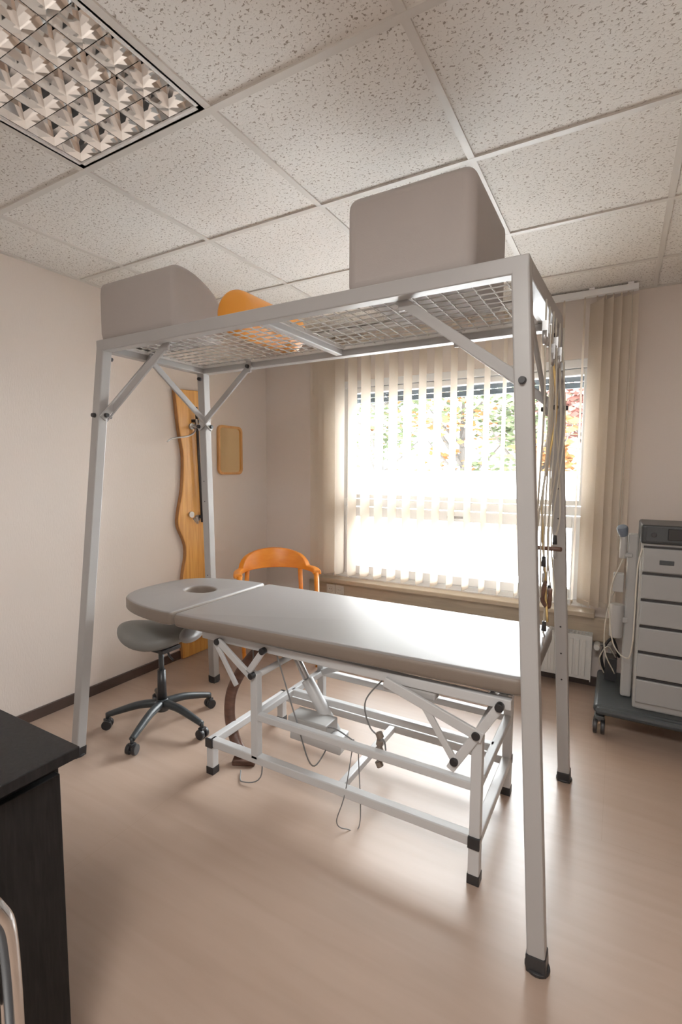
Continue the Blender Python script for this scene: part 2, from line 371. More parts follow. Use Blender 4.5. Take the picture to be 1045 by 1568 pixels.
for s in (-.06,.06): bm_tube(bm,[(-1.93,by+s,.57),(-1.0,by+s,.565),(-.2,by+s,.57)],.0012,6)
finish(bm,'bead_chain',e,[M['pvc']])
tube('pull_cord',e,[(.0,by-.03,2.42),(.005,by-.035,1.6),(.0,by-.035,1.0),(.012,by-.035,.98),(.014,by-.035,1.6),(.012,by-.03,2.42)],.0018,M['cablew'],6)
# ------------------------------------------------------------------ sling frame
e=empty('sling_suspension_frame',(0,0,0))
TX0,TX1,TY0,TY1,TZ=-2.075,-.235,1.41,2.06,1.962; bt=.048
tops=dict(FL=(TX0,TY0),FR=(TX1,TY0),BL=(TX0,TY1),BR=(TX1+.02,TY1)); 
bots=dict(FL=(-2.235,1.345),FR=(-.140,1.372),BL=(-2.265,2.30),BR=(-.160,2.335))
tops={k:(v[0]+(.024 if 'L' in k else -.024),v[1]+(.024 if 'F' in k else -.024)) for k,v in tops.items()}
def legpt(k,z):
    t=(z)/(TZ-.03); a=bots[k];b=tops[k]; return Vector((a[0]+(b[0]-a[0])*t,a[1]+(b[1]-a[1])*t,z))
for k in tops:
    bar('leg_'+k,e,legpt(k,.03),legpt(k,TZ-.01),bt,bt,M['frame'],.005,(0,1,0))
    p=legpt(k,0); 
    bm=bmesh.new(); p2=legpt(k,.05); bm_bar(bm,p,p2,.054,.054,0,(0,1,0)); bm_cyl(bm,(p.x,p.y,0),(p.x,p.y,.012),.034,n=20); finish(bm,'foot_cap_'+k,e,[M['black']],False,.004)
a=tops
for n_,(p,q) in dict(front=('FL','FR'),back=('BL','BR')).items():
    bar('beam_'+n_,e,(a[p][0]-.024,a[p][1],TZ-.024),(a[q][0]+.024,a[q][1],TZ-.024),bt,bt,M['frame'])
for n_,(p,q) in dict(left=('FL','BL'),right=('FR','BR')).items():
    bar('beam_'+n_,e,(a[p][0],a[p][1]+.024,TZ-.024),(a[q][0],a[q][1]-.024,TZ-.024),bt,bt,M['frame'])
XD=-1.16; bar('beam_middle',e,(XD,TY0+.048,TZ-.03),(XD,TY1-.048,TZ-.03),.035,.03,M['tframe'])
kn=bmesh.new()
def knob(p,ax,r=.011,l=.014): p=Vector(p);ax=Vector(ax); bm_cyl(kn,p,p+ax*l,r,r*.8,14)
# braces
bzs=1.63
def brace(nm,k,dirx,diry,L=.36):
    lo=legpt(k,bzs); t=Vector((tops[k][0],tops[k][1],TZ-.045))
    off=Vector((0,-.03 if 'F' in k else .03,0)) if dirx else Vector((.03 if 'R' in k else -.03,0,0))
    if dirx: hi=t+Vector((dirx*L,0,0))
    else: hi=t+Vector((0,diry*L,0))
    off=-off
    d=(hi-lo).normalized()
    bar(nm,e,lo+off*1.25-d*.02,hi+off*1.25+Vector((0,0,-.005))+d*.02,.012,.032,M['frame'],.003)
    bar(nm+'_tab',e,hi+off*1.25+Vector((0,0,-.03)),hi+off*1.25+Vector((0,0,.03)),.03,.012,M['frame'],.003,(0,1,0))
    ax=off.normalized(); knob(lo+off*1.45,ax); knob(hi+off*1.45,ax); knob(lo-off*.85,-ax)
brace('brace_front_left','FL',1,0); brace('brace_front_right','FR',-1,0); brace('brace_back_left','BL',1,0); brace('brace_back_right','BR',-1,0)
brace('brace_side_left','BL',0,-1,.38); brace('brace_side_right','BR',0,-1,.38)
brace('brace_side_left2','FL',0,1,.22)
for k in tops:
    knob((tops[k][0],tops[k][1]+(.024 if 'F' in k else -.024),TZ-.075),(0,1 if 'F' in k else -1,0))
    if k[0]=='B':
        for z in (.5,.62,.74,1.2,1.32): knob(legpt(k,z)+Vector((0,-.024,0)),(0,-1,0),.004,.0015)
finish(kn,'knobs',e,[M['black']])
# crimped wire mesh panels
bm=bmesh.new()
def wire(p,q,ph,step=.03,amp=.003,r=.0026,lat=.010):
    p=Vector(p);q=Vector(q);L=(q-p).length;n=max(2,int(L/(step/2))); pts=[]
    side=Vector((-(q-p).y,(q-p).x,0)).normalized()
    for k in range(n+1):
        sgn=(1 if (k+ph)%2 else -1)
        pts.append(p.lerp(q,k/n)+Vector((0,0,amp*sgn))+side*(lat*sgn))
    bm_tube(bm,pts,r,5)
ym0,ym1=TY0+.05,TY1-.05; zm=TZ-.012
for (xa,xb) in ((TX0+.05,XD-.018),(XD+.018,TX1-.05)):
    k=0;y=ym0+.03
    while y<ym1: wire((xa,y,zm),(xb,y,zm),k,.050); y+=.048;k+=1
    k=0;x=xa+.02
    while x<xb: wire((x,ym0,zm),(x,ym1,zm),k+1,.048,.003,.0026,.004); x+=.050;k+=1
    for (p,q) in (((xa,ym0,zm-.004),(xb,ym0,zm-.004)),((xa,ym1,zm-.004),(xb,ym1,zm-.004)),((xa,ym0,zm-.004),(xa,ym1,zm-.004)),((xb,ym0,zm-.004),(xb,ym1,zm-.004))): bm_bar(bm,p,q,.022,.012)
finish(bm,'wire_mesh',e,[M['mesh']])
# ropes & hooks hanging at the window-side right end
bm=bmesh.new(); hk=bmesh.new(); kb=bmesh.new()
cords=[(-.235,1.66,1.84,.98),(-.235,1.74,1.85,.86),(-.23,1.80,1.80,1.05),(-.23,1.88,1.84,.80),(-.225,1.95,1.82,.92),(-.22,2.02,1.78,1.10)]
for k,(x,y,z1,z0) in enumerate(cords):
    x+=.012
    bm_tube(bm,[(x,y,1.915),(x,y,z1-.02)],.003,6)
    sw=random.uniform(-.015,.015)
    pts=catmull([(x,y,z1),(x+sw,y+.012,(z1+z0)/2+.15),(x-sw,y+.006,(z0+z1)/2-.2),(x+sw*.5,y,z0)],8)
    bm_tube(bm,pts,.0032,6)
    if k%2==0: bm_tube(bm,[p+Vector((.012,.018,0)) for p in pts],.0028,6)
    # pulley + hook
    bm_cyl(hk,(x-.006,y,z1-.04),(x+.006,y,z1-.04),.022,n=18); bm_box(hk,(x,y,z1-.015),(.018,.012,.05))
    hp=[(x,y,z0),(x+.002,y+.014,z0-.02),(x,y+.002,z0-.045),(x,y-.014,z0-.028),(x,y-.008,z0-.012)]
    bm_tube(hk,catmull(hp,6),.003,6)
    bm_cyl(kb,(x,y,z0+.01),(x,y,z0+.045),.009,.006,12)
finish(bm,'cords',e,[M['cablew']]); finish(hk,'pulleys_and_hooks',e,[M['steel']]); finish(kb,'cord_stops',e,[M['black']])
bm=bmesh.new(); bm_cyl(bm,(-.27,1.90,1.11),(-.17,1.86,1.115),.008,n=12)
bm_tube(bm,catmull([(-.215,1.84,1.0),(-.225,1.86,.93),(-.205,1.88,.90),(-.20,1.86,.97)],6),.008,8)
finish(bm,'sling_handles',e,[M['bent']],False)
bm=bmesh.new(); bm_tube(bm,catmull([(-.235,1.83,1.88),(-.205,1.86,1.6),(-.235,1.84,1.3),(-.22,1.88,1.0),(-.205,1.86,.85)],8),.0045,6); finish(bm,'sling_rope',e,[M['brass']])
# things lying on top
def soft_box(name,c,s,m,bev):
    e=empty(name,c); bm=bmesh.new(); bm_box(bm,(0,0,0),s)
    bmesh.ops.bevel(bm,geom=bm.edges[:],offset=bev,segments=5,profile=.5,affect='EDGES')
    for f in bm.faces: f.smooth=f.calc_area()<.01
    finish(bm,'cover',e,[m]); return e
e2=soft_box('foam_positioning_cube',(-.612,1.69,TZ+.157),(.425,.45,.312),M['foam'],.038)
e3=empty('foam_positioning_wedge',(-2.105,1.45,TZ+.001))
prof=[(p.x,p.y) for p in catmull([(0,.04,0),(.0,.14,0),(.003,.235,0),(.028,.266,0),(.10,.268,0),(.18,.245,0),(.25,.205,0),(.295,.15,0),(.31,.08,0),(.305,.02,0)],4)]+[(.28,0),(.03,0),(.008,.012)]
bm=bmesh.new(); f=bm.faces.new([bm.verts.new((0,y,z)) for y,z in prof]); g=bmesh.ops.extrude_face_region(bm,geom=[f])
for v in g['geom']:
    if isinstance(v,bmesh.types.BMVert): v.co.x=.485
for f in bm.faces: f.smooth=True
o=finish(bm,'cover',e3,[M['foam']],True,.022,4); o.modifiers['bevel'].angle_limit=math.radians(60)
e4=empty('orange_bolster',(-1.46,1.62,TZ+.095)); 
lathe('roll',e4,[(.0001,0),(.075,.0),(.086,.006),(.091,.02),(.093,.04),(.093,.40),(.091,.42),(.086,.434),(.075,.44),(.0001,.44)],(0,0,0),M['orange_v'],40,'Y')
# ------------------------------------------------------------------ treatment table
e=empty('treatment_table',(0,0,0)); ZT=.745; TH=.062
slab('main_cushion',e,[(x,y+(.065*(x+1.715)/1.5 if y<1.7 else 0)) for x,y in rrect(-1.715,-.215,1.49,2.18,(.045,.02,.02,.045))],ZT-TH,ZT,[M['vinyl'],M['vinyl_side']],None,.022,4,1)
hx0,hx1=-2.245,-1.735; out=[]
out=[(hx1,1.495),(hx1,2.175),(-1.80,2.18),(-1.95,2.165),(-2.08,2.13),(-2.17,2.08),(-2.225,2.0),(-2.245,1.9),(-2.245,1.77),(-2.225,1.67),(-2.17,1.59),(-2.08,1.54),(-1.95,1.505),(-1.80,1.49)]
op=catmull([(x,y,0) for x,y in out[1:]+[out[0]]],3); op=[(p.x,p.y) for p in op]
hole=[(-1.955+.088*math.cos(a)*(1+.12*math.cos(a)),1.885+.070*math.sin(a)) for a in [2*math.pi*k/24 for k in range(24)]]
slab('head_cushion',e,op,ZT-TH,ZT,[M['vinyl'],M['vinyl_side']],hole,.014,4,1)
bm=bmesh.new(); FW=.036
y0,y1=1.575,2.105
# under-plates
bm_box(bm,(-.97,1.855,ZT-TH-.008),(1.40,.52,.014)); bm_box(bm,(-1.78,1.835,ZT-TH-.007),(.10,.42,.012))
finish(bm,'top_plate',e,[M['darkgrey']],False)
bm=bmesh.new(); zs=ZT-TH-.040
for y in (y0+.012,y1-.012): bm_bar(bm,(-1.62,y,zs),(-.27,y,zs),.03,.035)
for x in (-1.60,-.95,-.30): bm_bar(bm,(x,y0+.03,zs),(x,y1-.03,zs),.03,.035)
for y in (1.70,2.03): bm_bar(bm,(-2.1,y,zs+.004),(-1.6,y,zs+.004),.025,.025)
finish(bm,'upper_frame',e,[M['tframe']],False,.004)
bm=bmesh.new()
for y in (y0,y1):
    bm_bar(bm,(-1.57,y,.15),(-.355,y,.15),FW,FW)
    bm_bar(bm,(-1.31,y,.34),(-.37,y,.34),.03,.03)
    for x in (-1.31,-.37): bm_bar(bm,(x,y,.15),(x,y,.53),FW,FW)
for x in (-1.57,-.37): 
    bm_bar(bm,(x,y0-.02,.15),(x,y1+.02,.15),FW,FW)
for x in (-1.31,-.37): bm_bar(bm,(x,y0,.34),(x,y1,.34),.03,.03)
bm_bar(bm,(-.9,y0,.15),(-.9,y1,.15),.03,.03)
bm_bar(bm,(-1.31,1.84,.34),(-.37,1.84,.34),.03,.03)
for x in (-1.57,-.37):
    for y in (y0,y1): bm_bar(bm,(x,y,.03),(x,y,.135),.038,.038)
finish(bm,'base_frame',e,[M['tframe']],False,.004)
bm=bmesh.new()
for x in (-1.57,-.37):
    for y in (y0,y1): 
        bm_bar(bm,(x,y,0),(x,y,.035),.042,.042)
        bm_box(bm,(x,y+(-.02 if y==y0 else .02),.15),(.04,.012,.04))
for y,s in ((y0,-1),(y1,1)):
    for (x,z) in ((-1.31,.525),(-.37,.53),(-.30,zs),(-1.5,zs-.005),(-1.25,zs),(-.44,.42)):
        bm_cyl(bm,(x,y+s*.015,z),(x,y+s*.040,z),.014,n=16)
finish(bm,'end_caps',e,[M['black']],False,.002)
bm=bmesh.new()
for y,s in ((y0,-1),(y1,1)):
    yy=y+s*.026
    bm_bar(bm,(-1.50,yy,zs),(-1.31,yy,.515),.014,.03); bm_bar(bm,(-1.25,yy,zs),(-1.33,yy,.535),.014,.026)
    bm_bar(bm,(-1.52,yy+.004,zs-.01),(-1.40,yy+.004,.46),.012,.022)
    bm_bar(bm,(-.70,yy,zs-.005),(-.35,yy,.525),.014,.036); bm_bar(bm,(-.30,yy-s*.004,zs),(-.455,yy-s*.004,.385),.014,.03); bm_bar(bm,(-.56,yy,.60),(-.44,yy,.42),.012,.024)
bm_bar(bm,(-1.28,y1-.045,.36),(-.72,y1-.045,.62),.02,.03)
finish(bm,'lift_links',e,[M['tframe']],False,.003)
cyl('lift_axle_left',e,(-1.31,y0,.515),(-1.31,y1,.515),.014,M['tframe']); cyl('lift_axle_right',e,(-.37,y0,.525),(-.37,y1,.525),.014,M['tframe'])
bm=bmesh.new(); bm_cyl(bm,(-1.02,1.80,.19),(-1.20,1.80,.44),.028,n=20,mi=0); bm_cyl(bm,(-1.20,1.80,.44),(-1.30,1.80,.60),.017,n=16,mi=1)
bm_bar(bm,(-1.24,1.76,.225),(-.99,1.78,.205),.085,.075,0)
finish(bm,'actuator',e,[M['tframe'],M['steel']],False,.006)
box('control_box',e,(-1.13,1.74,.285),(.20,.10,.05),M['cartw'],.006)
box('hand_control',e,(-.62,1.60,zs-.035),(.20,.05,.032),M['frame'],.008)
bm=bmesh.new()
def cab(pts,r=.0032): bm_tube(bm,catmull(pts,8),r,6)
cab([(-.72,1.62,.63),(-.80,1.60,.52),(-.78,1.60,.42),(-.72,1.60,.38),(-.75,1.62,.30),(-.95,1.66,.33),(-1.05,1.72,.29)])
cab([(-1.05,1.76,.2),(-1.08,1.66,.14),(-1.12,1.60,.36),(-1.22,1.60,.62)])
cab([(-.86,1.62,.34),(-.865,1.56,.15),(-.89,1.54,.04),(-.86,1.56,.008),(-.82,1.60,.02),(-.84,1.62,.30)],.0022)
cab([(-1.45,1.72,.62),(-1.40,1.68,.3),(-1.32,1.62,.05),(-1.40,1.58,.008),(-1.46,1.64,.008)],.003)
finish(bm,'cables',e,[M['cable']])
bm=bmesh.new()
for k in range(5): bm_cyl(bm,(-.745+.008*(k%2),1.60,.41-.028*k),(-.735-.006*(k%2),1.60,.39-.028*k),.014,n=10)
finish(bm,'cable_plug',e,[M['vinyl_side']],False,.002)
# separate bentwood piece standing under the table, only parented to it
tube('bentwood_piece',e,[(-1.36,1.86,.60),(-1.50,1.80,.50),(-1.60,1.76,.34),(-1.615,1.74,.20),(-1.56,1.72,.08),(-1.50,1.71,.025)],.012,M['bent'],10,rx=.028)
box('bentwood_foot',e,(-1.49,1.70,.012),(.11,.05,.024),M['bent'],.006,rot=Matrix.Rotation(.5,3,'Z'))
# ------------------------------------------------------------------ stool
e=empty('saddle_stool',(-2.11,1.75,0))
R5=.285; bm=bmesh.new(); wb=bmesh.new()
for k in range(5):
    a=math.radians(-84+72*k+14); d=Vector((math.cos(a),math.sin(a),0)); 
    pts=catmull([d*.02+Vector((0,0,.125)),d*.12+Vector((0,0,.12)),d*.22+Vector((0,0,.095)),d*R5+Vector((0,0,.075))],6)
    bm_tube(bm,pts,lambda t:.024-.009*t,10)
    p=d*R5; bm_cyl(bm,p+Vector((0,0,.05)),p+Vector((0,0,.085)),.009,n=10)
    s=Vector((-d.y,d.x,0)); q=p+Vector((0,0,.026))
    for sg in (-1,1): bm_cyl(wb,q+s*sg*.006,q+s*sg*.026,.026,n=20)
    bm_box(wb,(q.x,q.y,q.z+.014),(.03,.03,.034))
bm_cyl(bm,(0,0,.085),(0,0,.15),.034,.030,24)
finish(bm,'star_base',e,[M['console']]); finish(wb,'castors',e,[M['black']],False,.003)
cyl('gas_cover',e,(0,0,.14),(0,0,.31),.025,M['black'],.021); cyl('gas_rod',e,(0,0,.30),(0,0,.43),.014,M['darkgrey'])
bm=bmesh.new(); bm_box(bm,(0,0,.437),(.17,.12,.02)); bm_tube(bm,catmull([(.05,0,.43),(.10,-.03,.415),(.15,-.05,.41)],6),.006,8); finish(bm,'seat_plate',e,[M['black']],False,.004)
bm=bmesh.new(); bmesh.ops.create_uvsphere(bm,u_segments=40,v_segments=24,radius=1)
for v in bm.verts:
    x,y,z=v.co; z=math.copysign(abs(z)**.75,z)
    v.co=Vector((x*.205,y*.165,z*.058+.035*x*x-.012*y*y))
for f in bm.faces:f.smooth=True
o=finish(bm,'seat',e,[M['stoolv']]); o.location=(-.03,0,.500); o.rotation_euler=(0,0,math.radians(25))
bm=bmesh.new(); bmesh.ops.create_uvsphere(bm,u_segments=28,v_segments=16,radius=1)
for v in bm.verts:
    x,y,z=v.co; v.co=Vector((x*.05,y*.13,z*.038))
for f in bm.faces:f.smooth=True
o=finish(bm,'front_pad',e,[M['vinyl']]); o.location=(.165,.07,.525); o.rotation_euler=(0,.3,math.radians(25))
# ------------------------------------------------------------------ orange chair (faces +x-y)
e=empty('orange_armchair',(-2.12,2.80,0),math.radians(45-0))
# local: front is -Y
bm=bmesh.new(); N=40; rows=[]
for k in range(N+1):
    t=k/N; a=math.radians(-12+204*t)   # sweep over the back
    c=abs(t-.5)*2
    R=.285; bump_=max(0,1-(c/.58)**2)**.6 if c<.58 else 0
    zt=.665+.115*bump_+.010*(1-c)
    zb=.634+.006*bump_
    th=.018+.014*c
    cx,cy=R*math.cos(a),R*.95*math.sin(a)
    nx,ny=math.cos(a),math.sin(a)
    lean=.03*(zt-.66)/.15
    rows.append([bm.verts.new((cx-nx*th,cy-ny*th,zb)),bm.verts.new((cx+nx*th,cy+ny*th,zb)),bm.verts.new((cx+nx*(th*.8+lean),cy+ny*(th*.8+lean),zt)),bm.verts.new((cx-nx*(th*.8-lean),cy-ny*(th*.8-lean),zt))])
for A,B in zip(rows,rows[1:]):
    for k in range(4): bm.faces.new((A[k],A[(k+1)%4],B[(k+1)%4],B[k]))
bm.faces.new(rows[0]); bm.faces.new(rows[-1][::-1])
o=finish(bm,'back_and_arms',e,[M['chairwood']],True,.007,3)
bm=bmesh.new()
for sx in (-1,1):
    bm_tube(bm,[(sx*.275,-.05,.645),(sx*.265,-.15,.35),(sx*.25,-.19,0)],lambda t:.019-.007*t,12)
    bm_tube(bm,[(sx*.20,.19,.645),(sx*.215,.21,.35),(sx*.23,.25,0)],lambda t:.018-.006*t,12)
    bm_bar(bm,(sx*.255,-.14,.40),(sx*.21,.20,.39),.022,.035)
bm_bar(bm,(-.25,-.15,.40),(.25,-.15,.40),.022,.035); bm_bar(bm,(-.21,.2,.39),(.21,.2,.39),.022,.035)
finish(bm,'legs',e,[M['chairwood']])
slab('seat',e,rrect(-.235,.235,-.20,.20,.06),.42,.46,[M['orange_v']],None,.014,3)
# ------------------------------------------------------------------ live edge coat board on left wall
e=empty('live_edge_coat_board',(XL,0,0))
L=[(2.46,.0),(2.45,.3),(2.475,.6),(2.51,.76),(2.50,.86),(2.445,.98),(2.45,1.08),(2.49,1.25),(2.505,1.48),(2.47,1.68),(2.44,1.95)]
Rr=[(2.72,1.97),(2.725,1.6),(2.74,1.3),(2.73,1.0),(2.75,.8),(2.74,.4),(2.74,.0)]
lp=catmull([(y,z,0) for y,z in L],4); rp=catmull([(y,z,0) for y,z in Rr],4)
bm=bmesh.new(); vs=[bm.verts.new((.003,p.x,max(p.y,.0))) for p in lp+rp]; f=bm.faces.new(vs); g=bmesh.ops.extrude_face_region(bm,geom=[f])
for v in g['geom']:
    if isinstance(v,bmesh.types.BMVert): v.co.x=.04
bmesh.ops.recalc_face_normals(bm,faces=bm.faces[:])
for f in bm.faces:
    if abs(f.normal.x)<.5: f.material_index=1
finish(bm,'board',e,[M['board'],M['bark']],False,.008,2)
bm=bmesh.new()
bm_tube(bm,[(.075,2.60,1.84),(.075,2.62,1.42),(.075,2.64,1.0)],.010,10); bm_bar(bm,(.07,2.655,1.74),(.07,2.68,1.02),.012,.022,0,(1,0,0))
for (y,z) in ((2.60,1.74),(2.64,1.04)): bm_box(bm,(.055,y+.02,z),(.05,.07,.02))
finish(bm,'rod',e,[M['black']],False,0)
bm=bmesh.new()
bm_tube(bm,catmull([(.06,2.60,1.72),(.10,2.56,1.66),(.12,2.47,1.62),(.10,2.36,1.60),(.10,2.31,1.575)],6),.006,8)
bm_tube(bm,catmull([(.06,2.58,1.70),(.12,2.56,1.69),(.15,2.53,1.74)],6),.006,8)
for (y,z) in ((2.58,1.70),(2.62,1.03),(2.56,1.06)): bm_cyl(bm,(.04,y,z),(.055,y,z),.022,n=18)
bm_tube(bm,catmull([(.05,2.58,1.03),(.11,2.56,1.0),(.13,2.53,1.05)],6),.007,8)
finish(bm,'hooks',e,[M['steel']])
# small mirror
e=empty('wall_mirror',(XL,3.02,1.545)); bm=bmesh.new()
pts=rrect(-.14,.14,-.195,.195,.045,6); inn=rrect(-.122,.122,-.177,.177,.032,6)
n=len(pts); V=[[bm.verts.new((x,p[0],p[1])) for p in loop] for x,loop in ((.001,pts),(.022,pts),(.022,inn),(.008,inn))]
for A,B in zip(V,V[1:]):
    for k in range(n): bm.faces.new((A[k],A[(k+1)%n],B[(k+1)%n],B[k]))
finish(bm,'rim',e,[M['mirrorframe']],False,.002)
bm=bmesh.new(); bm.faces.new([bm.verts.new((.012,p[0],p[1])) for p in inn]); finish(bm,'glass',e,[M['mirror']])
# ------------------------------------------------------------------ black cabinet and chrome chair foreground
e=empty('black_cabinet',(0,0,0))
cx0,cx1,cy0,cy1=-1.95,-1.028,-.6,.575
box('carcass',e,((cx0+cx1)/2,(cy0+cy1)/2,.385),(cx1-cx0,cy1-cy0,.76),M['cabinet'],.002)
box('top',e,((cx0+cx1)/2+.005,(cy0+cy1)/2+.01,.779),(cx1-cx0+.07,cy1-cy0+.03,.024),M['cabinet'],.002)
box('plinth',e,((cx0+cx1)/2,(cy0+cy1)/2,.006),(cx1-cx0-.05,cy1-cy0-.05,.012),M['black'])
bm=bmesh.new()
for k in range(2): bm_box(bm,(cx1+.009,cy0+.29+k*.59,.40),(.018,.575,.68))
finish(bm,'doors',e,[M['cabinet']],False,.002)
bm=bmesh.new()
for y in (-.06,.04): bm_tube(bm,[(cx1+.018,y,.36),(cx1+.045,y,.37),(cx1+.045,y,.47),(cx1+.018,y,.48)],.005,8)
finish(bm,'handles',e,[M['steel']])
e=empty('chrome_tube_chair',(0,0,0)); bm=bmesh.new(); r=.0165
bx,by_=-.755,.335
bm_tube(bm,catmull([(bx,by_+.0,.0),(bx,by_,.35),(bx,by_,.66),(bx-.003,by_-.012,.745),(bx-.01,by_-.05,.775),(bx-.01,by_-.2,.78),(bx-.01,by_-.36,.775),(bx-.003,by_-.40,.745),(bx,by_-.41,.66),(bx,by_-.41,0)],8),r,16)
bm_tube(bm,catmull([(bx,by_,.42),(bx+.2,by_,.44),(bx+.38,by_-.03,.42),(bx+.42,by_-.03,.3),(bx+.43,by_-.03,0)],8),.012,12)
bm_tube(bm,catmull([(bx,by_-.41,.42),(bx+.2,by_-.41,.44),(bx+.38,by_-.38,.42),(bx+.42,by_-.38,.3),(bx+.43,by_-.38,0)],8),.012,12)
finish(bm,'tube_frame',e,[M['chrome']])
slab('seat',e,rrect(bx+.02,bx+.42,by_-.40,by_-.01,.05),.445,.485,[M['black']],None,.012,3)
box('back_pad',e,(bx+.0,by_-.205,.66),(.03,.34,.16),M['black'],.012,3)
# ------------------------------------------------------------------ therapy device trolley
e=empty('electrotherapy_trolley',(0,0,0)); tx0,tx1,ty0,ty1=.105,.56,2.86,3.30
box('base_plate',e,(.27,3.07,.155),(.68,.54,.045),M['darkgrey'],.018,3)
box('front_bumper',e,(.27,2.83,.15),(.66,.09,.04),M['darkgrey'],.018,3)
bm=bmesh.new(); wh=bmesh.new()
for (x,y) in ((-.04,2.87),(.58,2.87),(-.04,3.28),(.58,3.28)):
    bm_cyl(bm,(x,y,.09),(x,y,.15),.018,n=14); bm_box(bm,(x,y,.085),(.05,.05,.03))
    for sg in (-1,1): bm_cyl(wh,(x+sg*.008,y-.01,.042),(x+sg*.028,y-.01,.042),.042,n=24)
finish(bm,'castor_forks',e,[M['darkgrey']],False,.006); finish(wh,'castor_wheels',e,[M['black']],False,.004)
bm=bmesh.new(); bm_cyl(bm,(-.07,2.86,.042),(-.072,2.86,.042),.022,n=18); finish(bm,'castor_hub',e,[M['steel']])
box('tower',e,((tx0+tx1)/2,(ty0+ty1)/2,.61),(tx1-tx0,ty1-ty0,.87),M['cartw'],.012,3)
bm=bmesh.new(); gp=bmesh.new(); z=.21; hs=[.135,.135,.135,.135,.135,.135]
for k,hh in enumerate(hs):
    bm_box(bm,((tx0+tx1)/2,ty0-.009,z+hh/2),(tx1-tx0-.02,.022,hh-.016)); bm_box(gp,((tx0+tx1)/2,ty0-.003,z+hh-.004),(tx1-tx0-.022,.012,.012)); z+=hh
finish(bm,'drawers',e,[M['cartd']],False,.005); finish(gp,'drawer_gaps',e,[M['black']])
bm=bmesh.new(); bm_box(bm,(.215,ty0-.022,.945),(.06,.006,.022)); finish(bm,'badge',e,[M['darkgrey']],False,.002)
box('console',e,((tx0+tx1)/2,ty0+.15,1.08),(tx1-tx0+.01,.34,.095),M['console'],.012,3)
box('console_bezel',e,((tx0+tx1)/2,ty0-.022,1.083),(.42,.006,.074),M['darkgrey'],.003)
box('console_screen',e,((tx0+tx1)/2+.02,ty0-.027,1.085),(.28,.006,.056),M['screen'],.003)
bm=bmesh.new(); bm_cyl(bm,(.155,ty0-.02,1.08),(.155,ty0-.035,1.08),.012,n=18)
finish(bm,'console_knob',e,[M['black']],False,.002)
bm=bmesh.new(); bm_bar(bm,(.075,3.02,.18),(.075,3.02,1.06),.05,.09,0,(0,1,0)); finish(bm,'side_column',e,[M['cartw']],False,.01)
bm=bmesh.new(); bm_cyl(bm,(.015,2.98,.50),(.015,2.98,.68),.032,.034,20); bm_box(bm,(.015,2.98,.80),(.05,.05,.10)); bm_cyl(bm,(.03,2.98,.93),(.03,2.98,1.06),.018,n=16); bm_box(bm,(.05,2.98,.95),(.05,.03,.02)); bm_box(bm,(.045,2.98,.60),(.05,.03,.03))
finish(bm,'probe_holders',e,[M['cartw']],False,.005)
bm=bmesh.new(); bm_cyl(bm,(.028,2.98,1.05),(.02,2.97,1.09),.020,.028,20); bm_cyl(bm,(.02,2.97,1.09),(.018,2.965,1.10),.028,.024,20); finish(bm,'ultrasound_probe',e,[M['blue']],False,.003)
bm=bmesh.new()
for pts in ([(.03,2.97,.93),(-.02,2.93,.75),(.0,2.92,.5),(.06,2.90,.42),(.09,2.85,.5),(.095,2.845,.9),(.12,2.87,1.03)],[(.02,3.02,.80),(-.03,3.05,.62),(-.035,3.05,.4),(.02,3.1,.25)],[(-.03,3.2,.20),(-.06,3.15,.30),(-.02,3.1,.40),(.03,3.2,.3)]):
    bm_tube(bm,catmull(pts,8),.0035,6)
finish(bm,'leads',e,[M['cablew']])
bm=bmesh.new(); bm_tube(bm,catmull([(-.03,3.2,.2),(-.05,3.2,.32),(.0,3.2,.42),(.04,3.25,.3)],8),.008,8); bm_box(bm,(-.0,3.2,.25),(.06,.1,.13)); finish(bm,'power_supply',e,[M['black']],False,.004)
# ------------------------------------------------------------------ outdoors
M['ground']=mat('pale_paving',(.78,.78,.78),.8,0,.05,3)
M['render']=mat('white_render',(.85,.86,.88),.8,0,.03,2)
M['leafg']=mat('leaf_green',(.048,.062,.028),.7,0,.4,3,spec=.1); M['leafo']=mat('leaf_orange',(.13,.055,.018),.7,0,.4,3,spec=.1); M['leafr']=mat('leaf_red',(.095,.036,.028),.7,0,.4,3,spec=.1)
M['trunk']=mat('trunk_bark',(.03,.025,.02),.9,0,.3,8,.4,20)
M['roof']=mat('roof_tile_red',(.07,.028,.020),.8,0,.2,10)
def brick():
    m=bpy.data.materials.new('red_brick'); m.use_nodes=True; nt=m.node_tree; b=nt.nodes['Principled BSDF']; t=nt.nodes.new('ShaderNodeTexBrick'); tc=nt.nodes.new('ShaderNodeTexCoord'); mp=nt.nodes.new('ShaderNodeMapping'); mp.inputs['Rotation'].default_value=(math.pi/2,0,0)
    t.inputs['Color1'].default_value=(.07,.032,.022,1); t.inputs['Color2'].default_value=(.09,.042,.03,1); t.inputs['Mortar'].default_value=(.13,.12,.11,1); t.inputs['Scale'].default_value=4
    nt.links.new(tc.outputs['Object'],mp.inputs[0]); nt.links.new(mp.outputs[0],t.inputs[0]); nt.links.new(t.outputs[0],b.inputs['Base Color']); b.inputs['Roughness'].default_value=.85; return m
M['brick']=brick()
box('outdoor_ground',None,(-4,22,-.35),(60,36,.1),M['ground'])
box('garden_wall',None,(-5,8.0,.545),(22,.2,1.69),M['render'],.02)
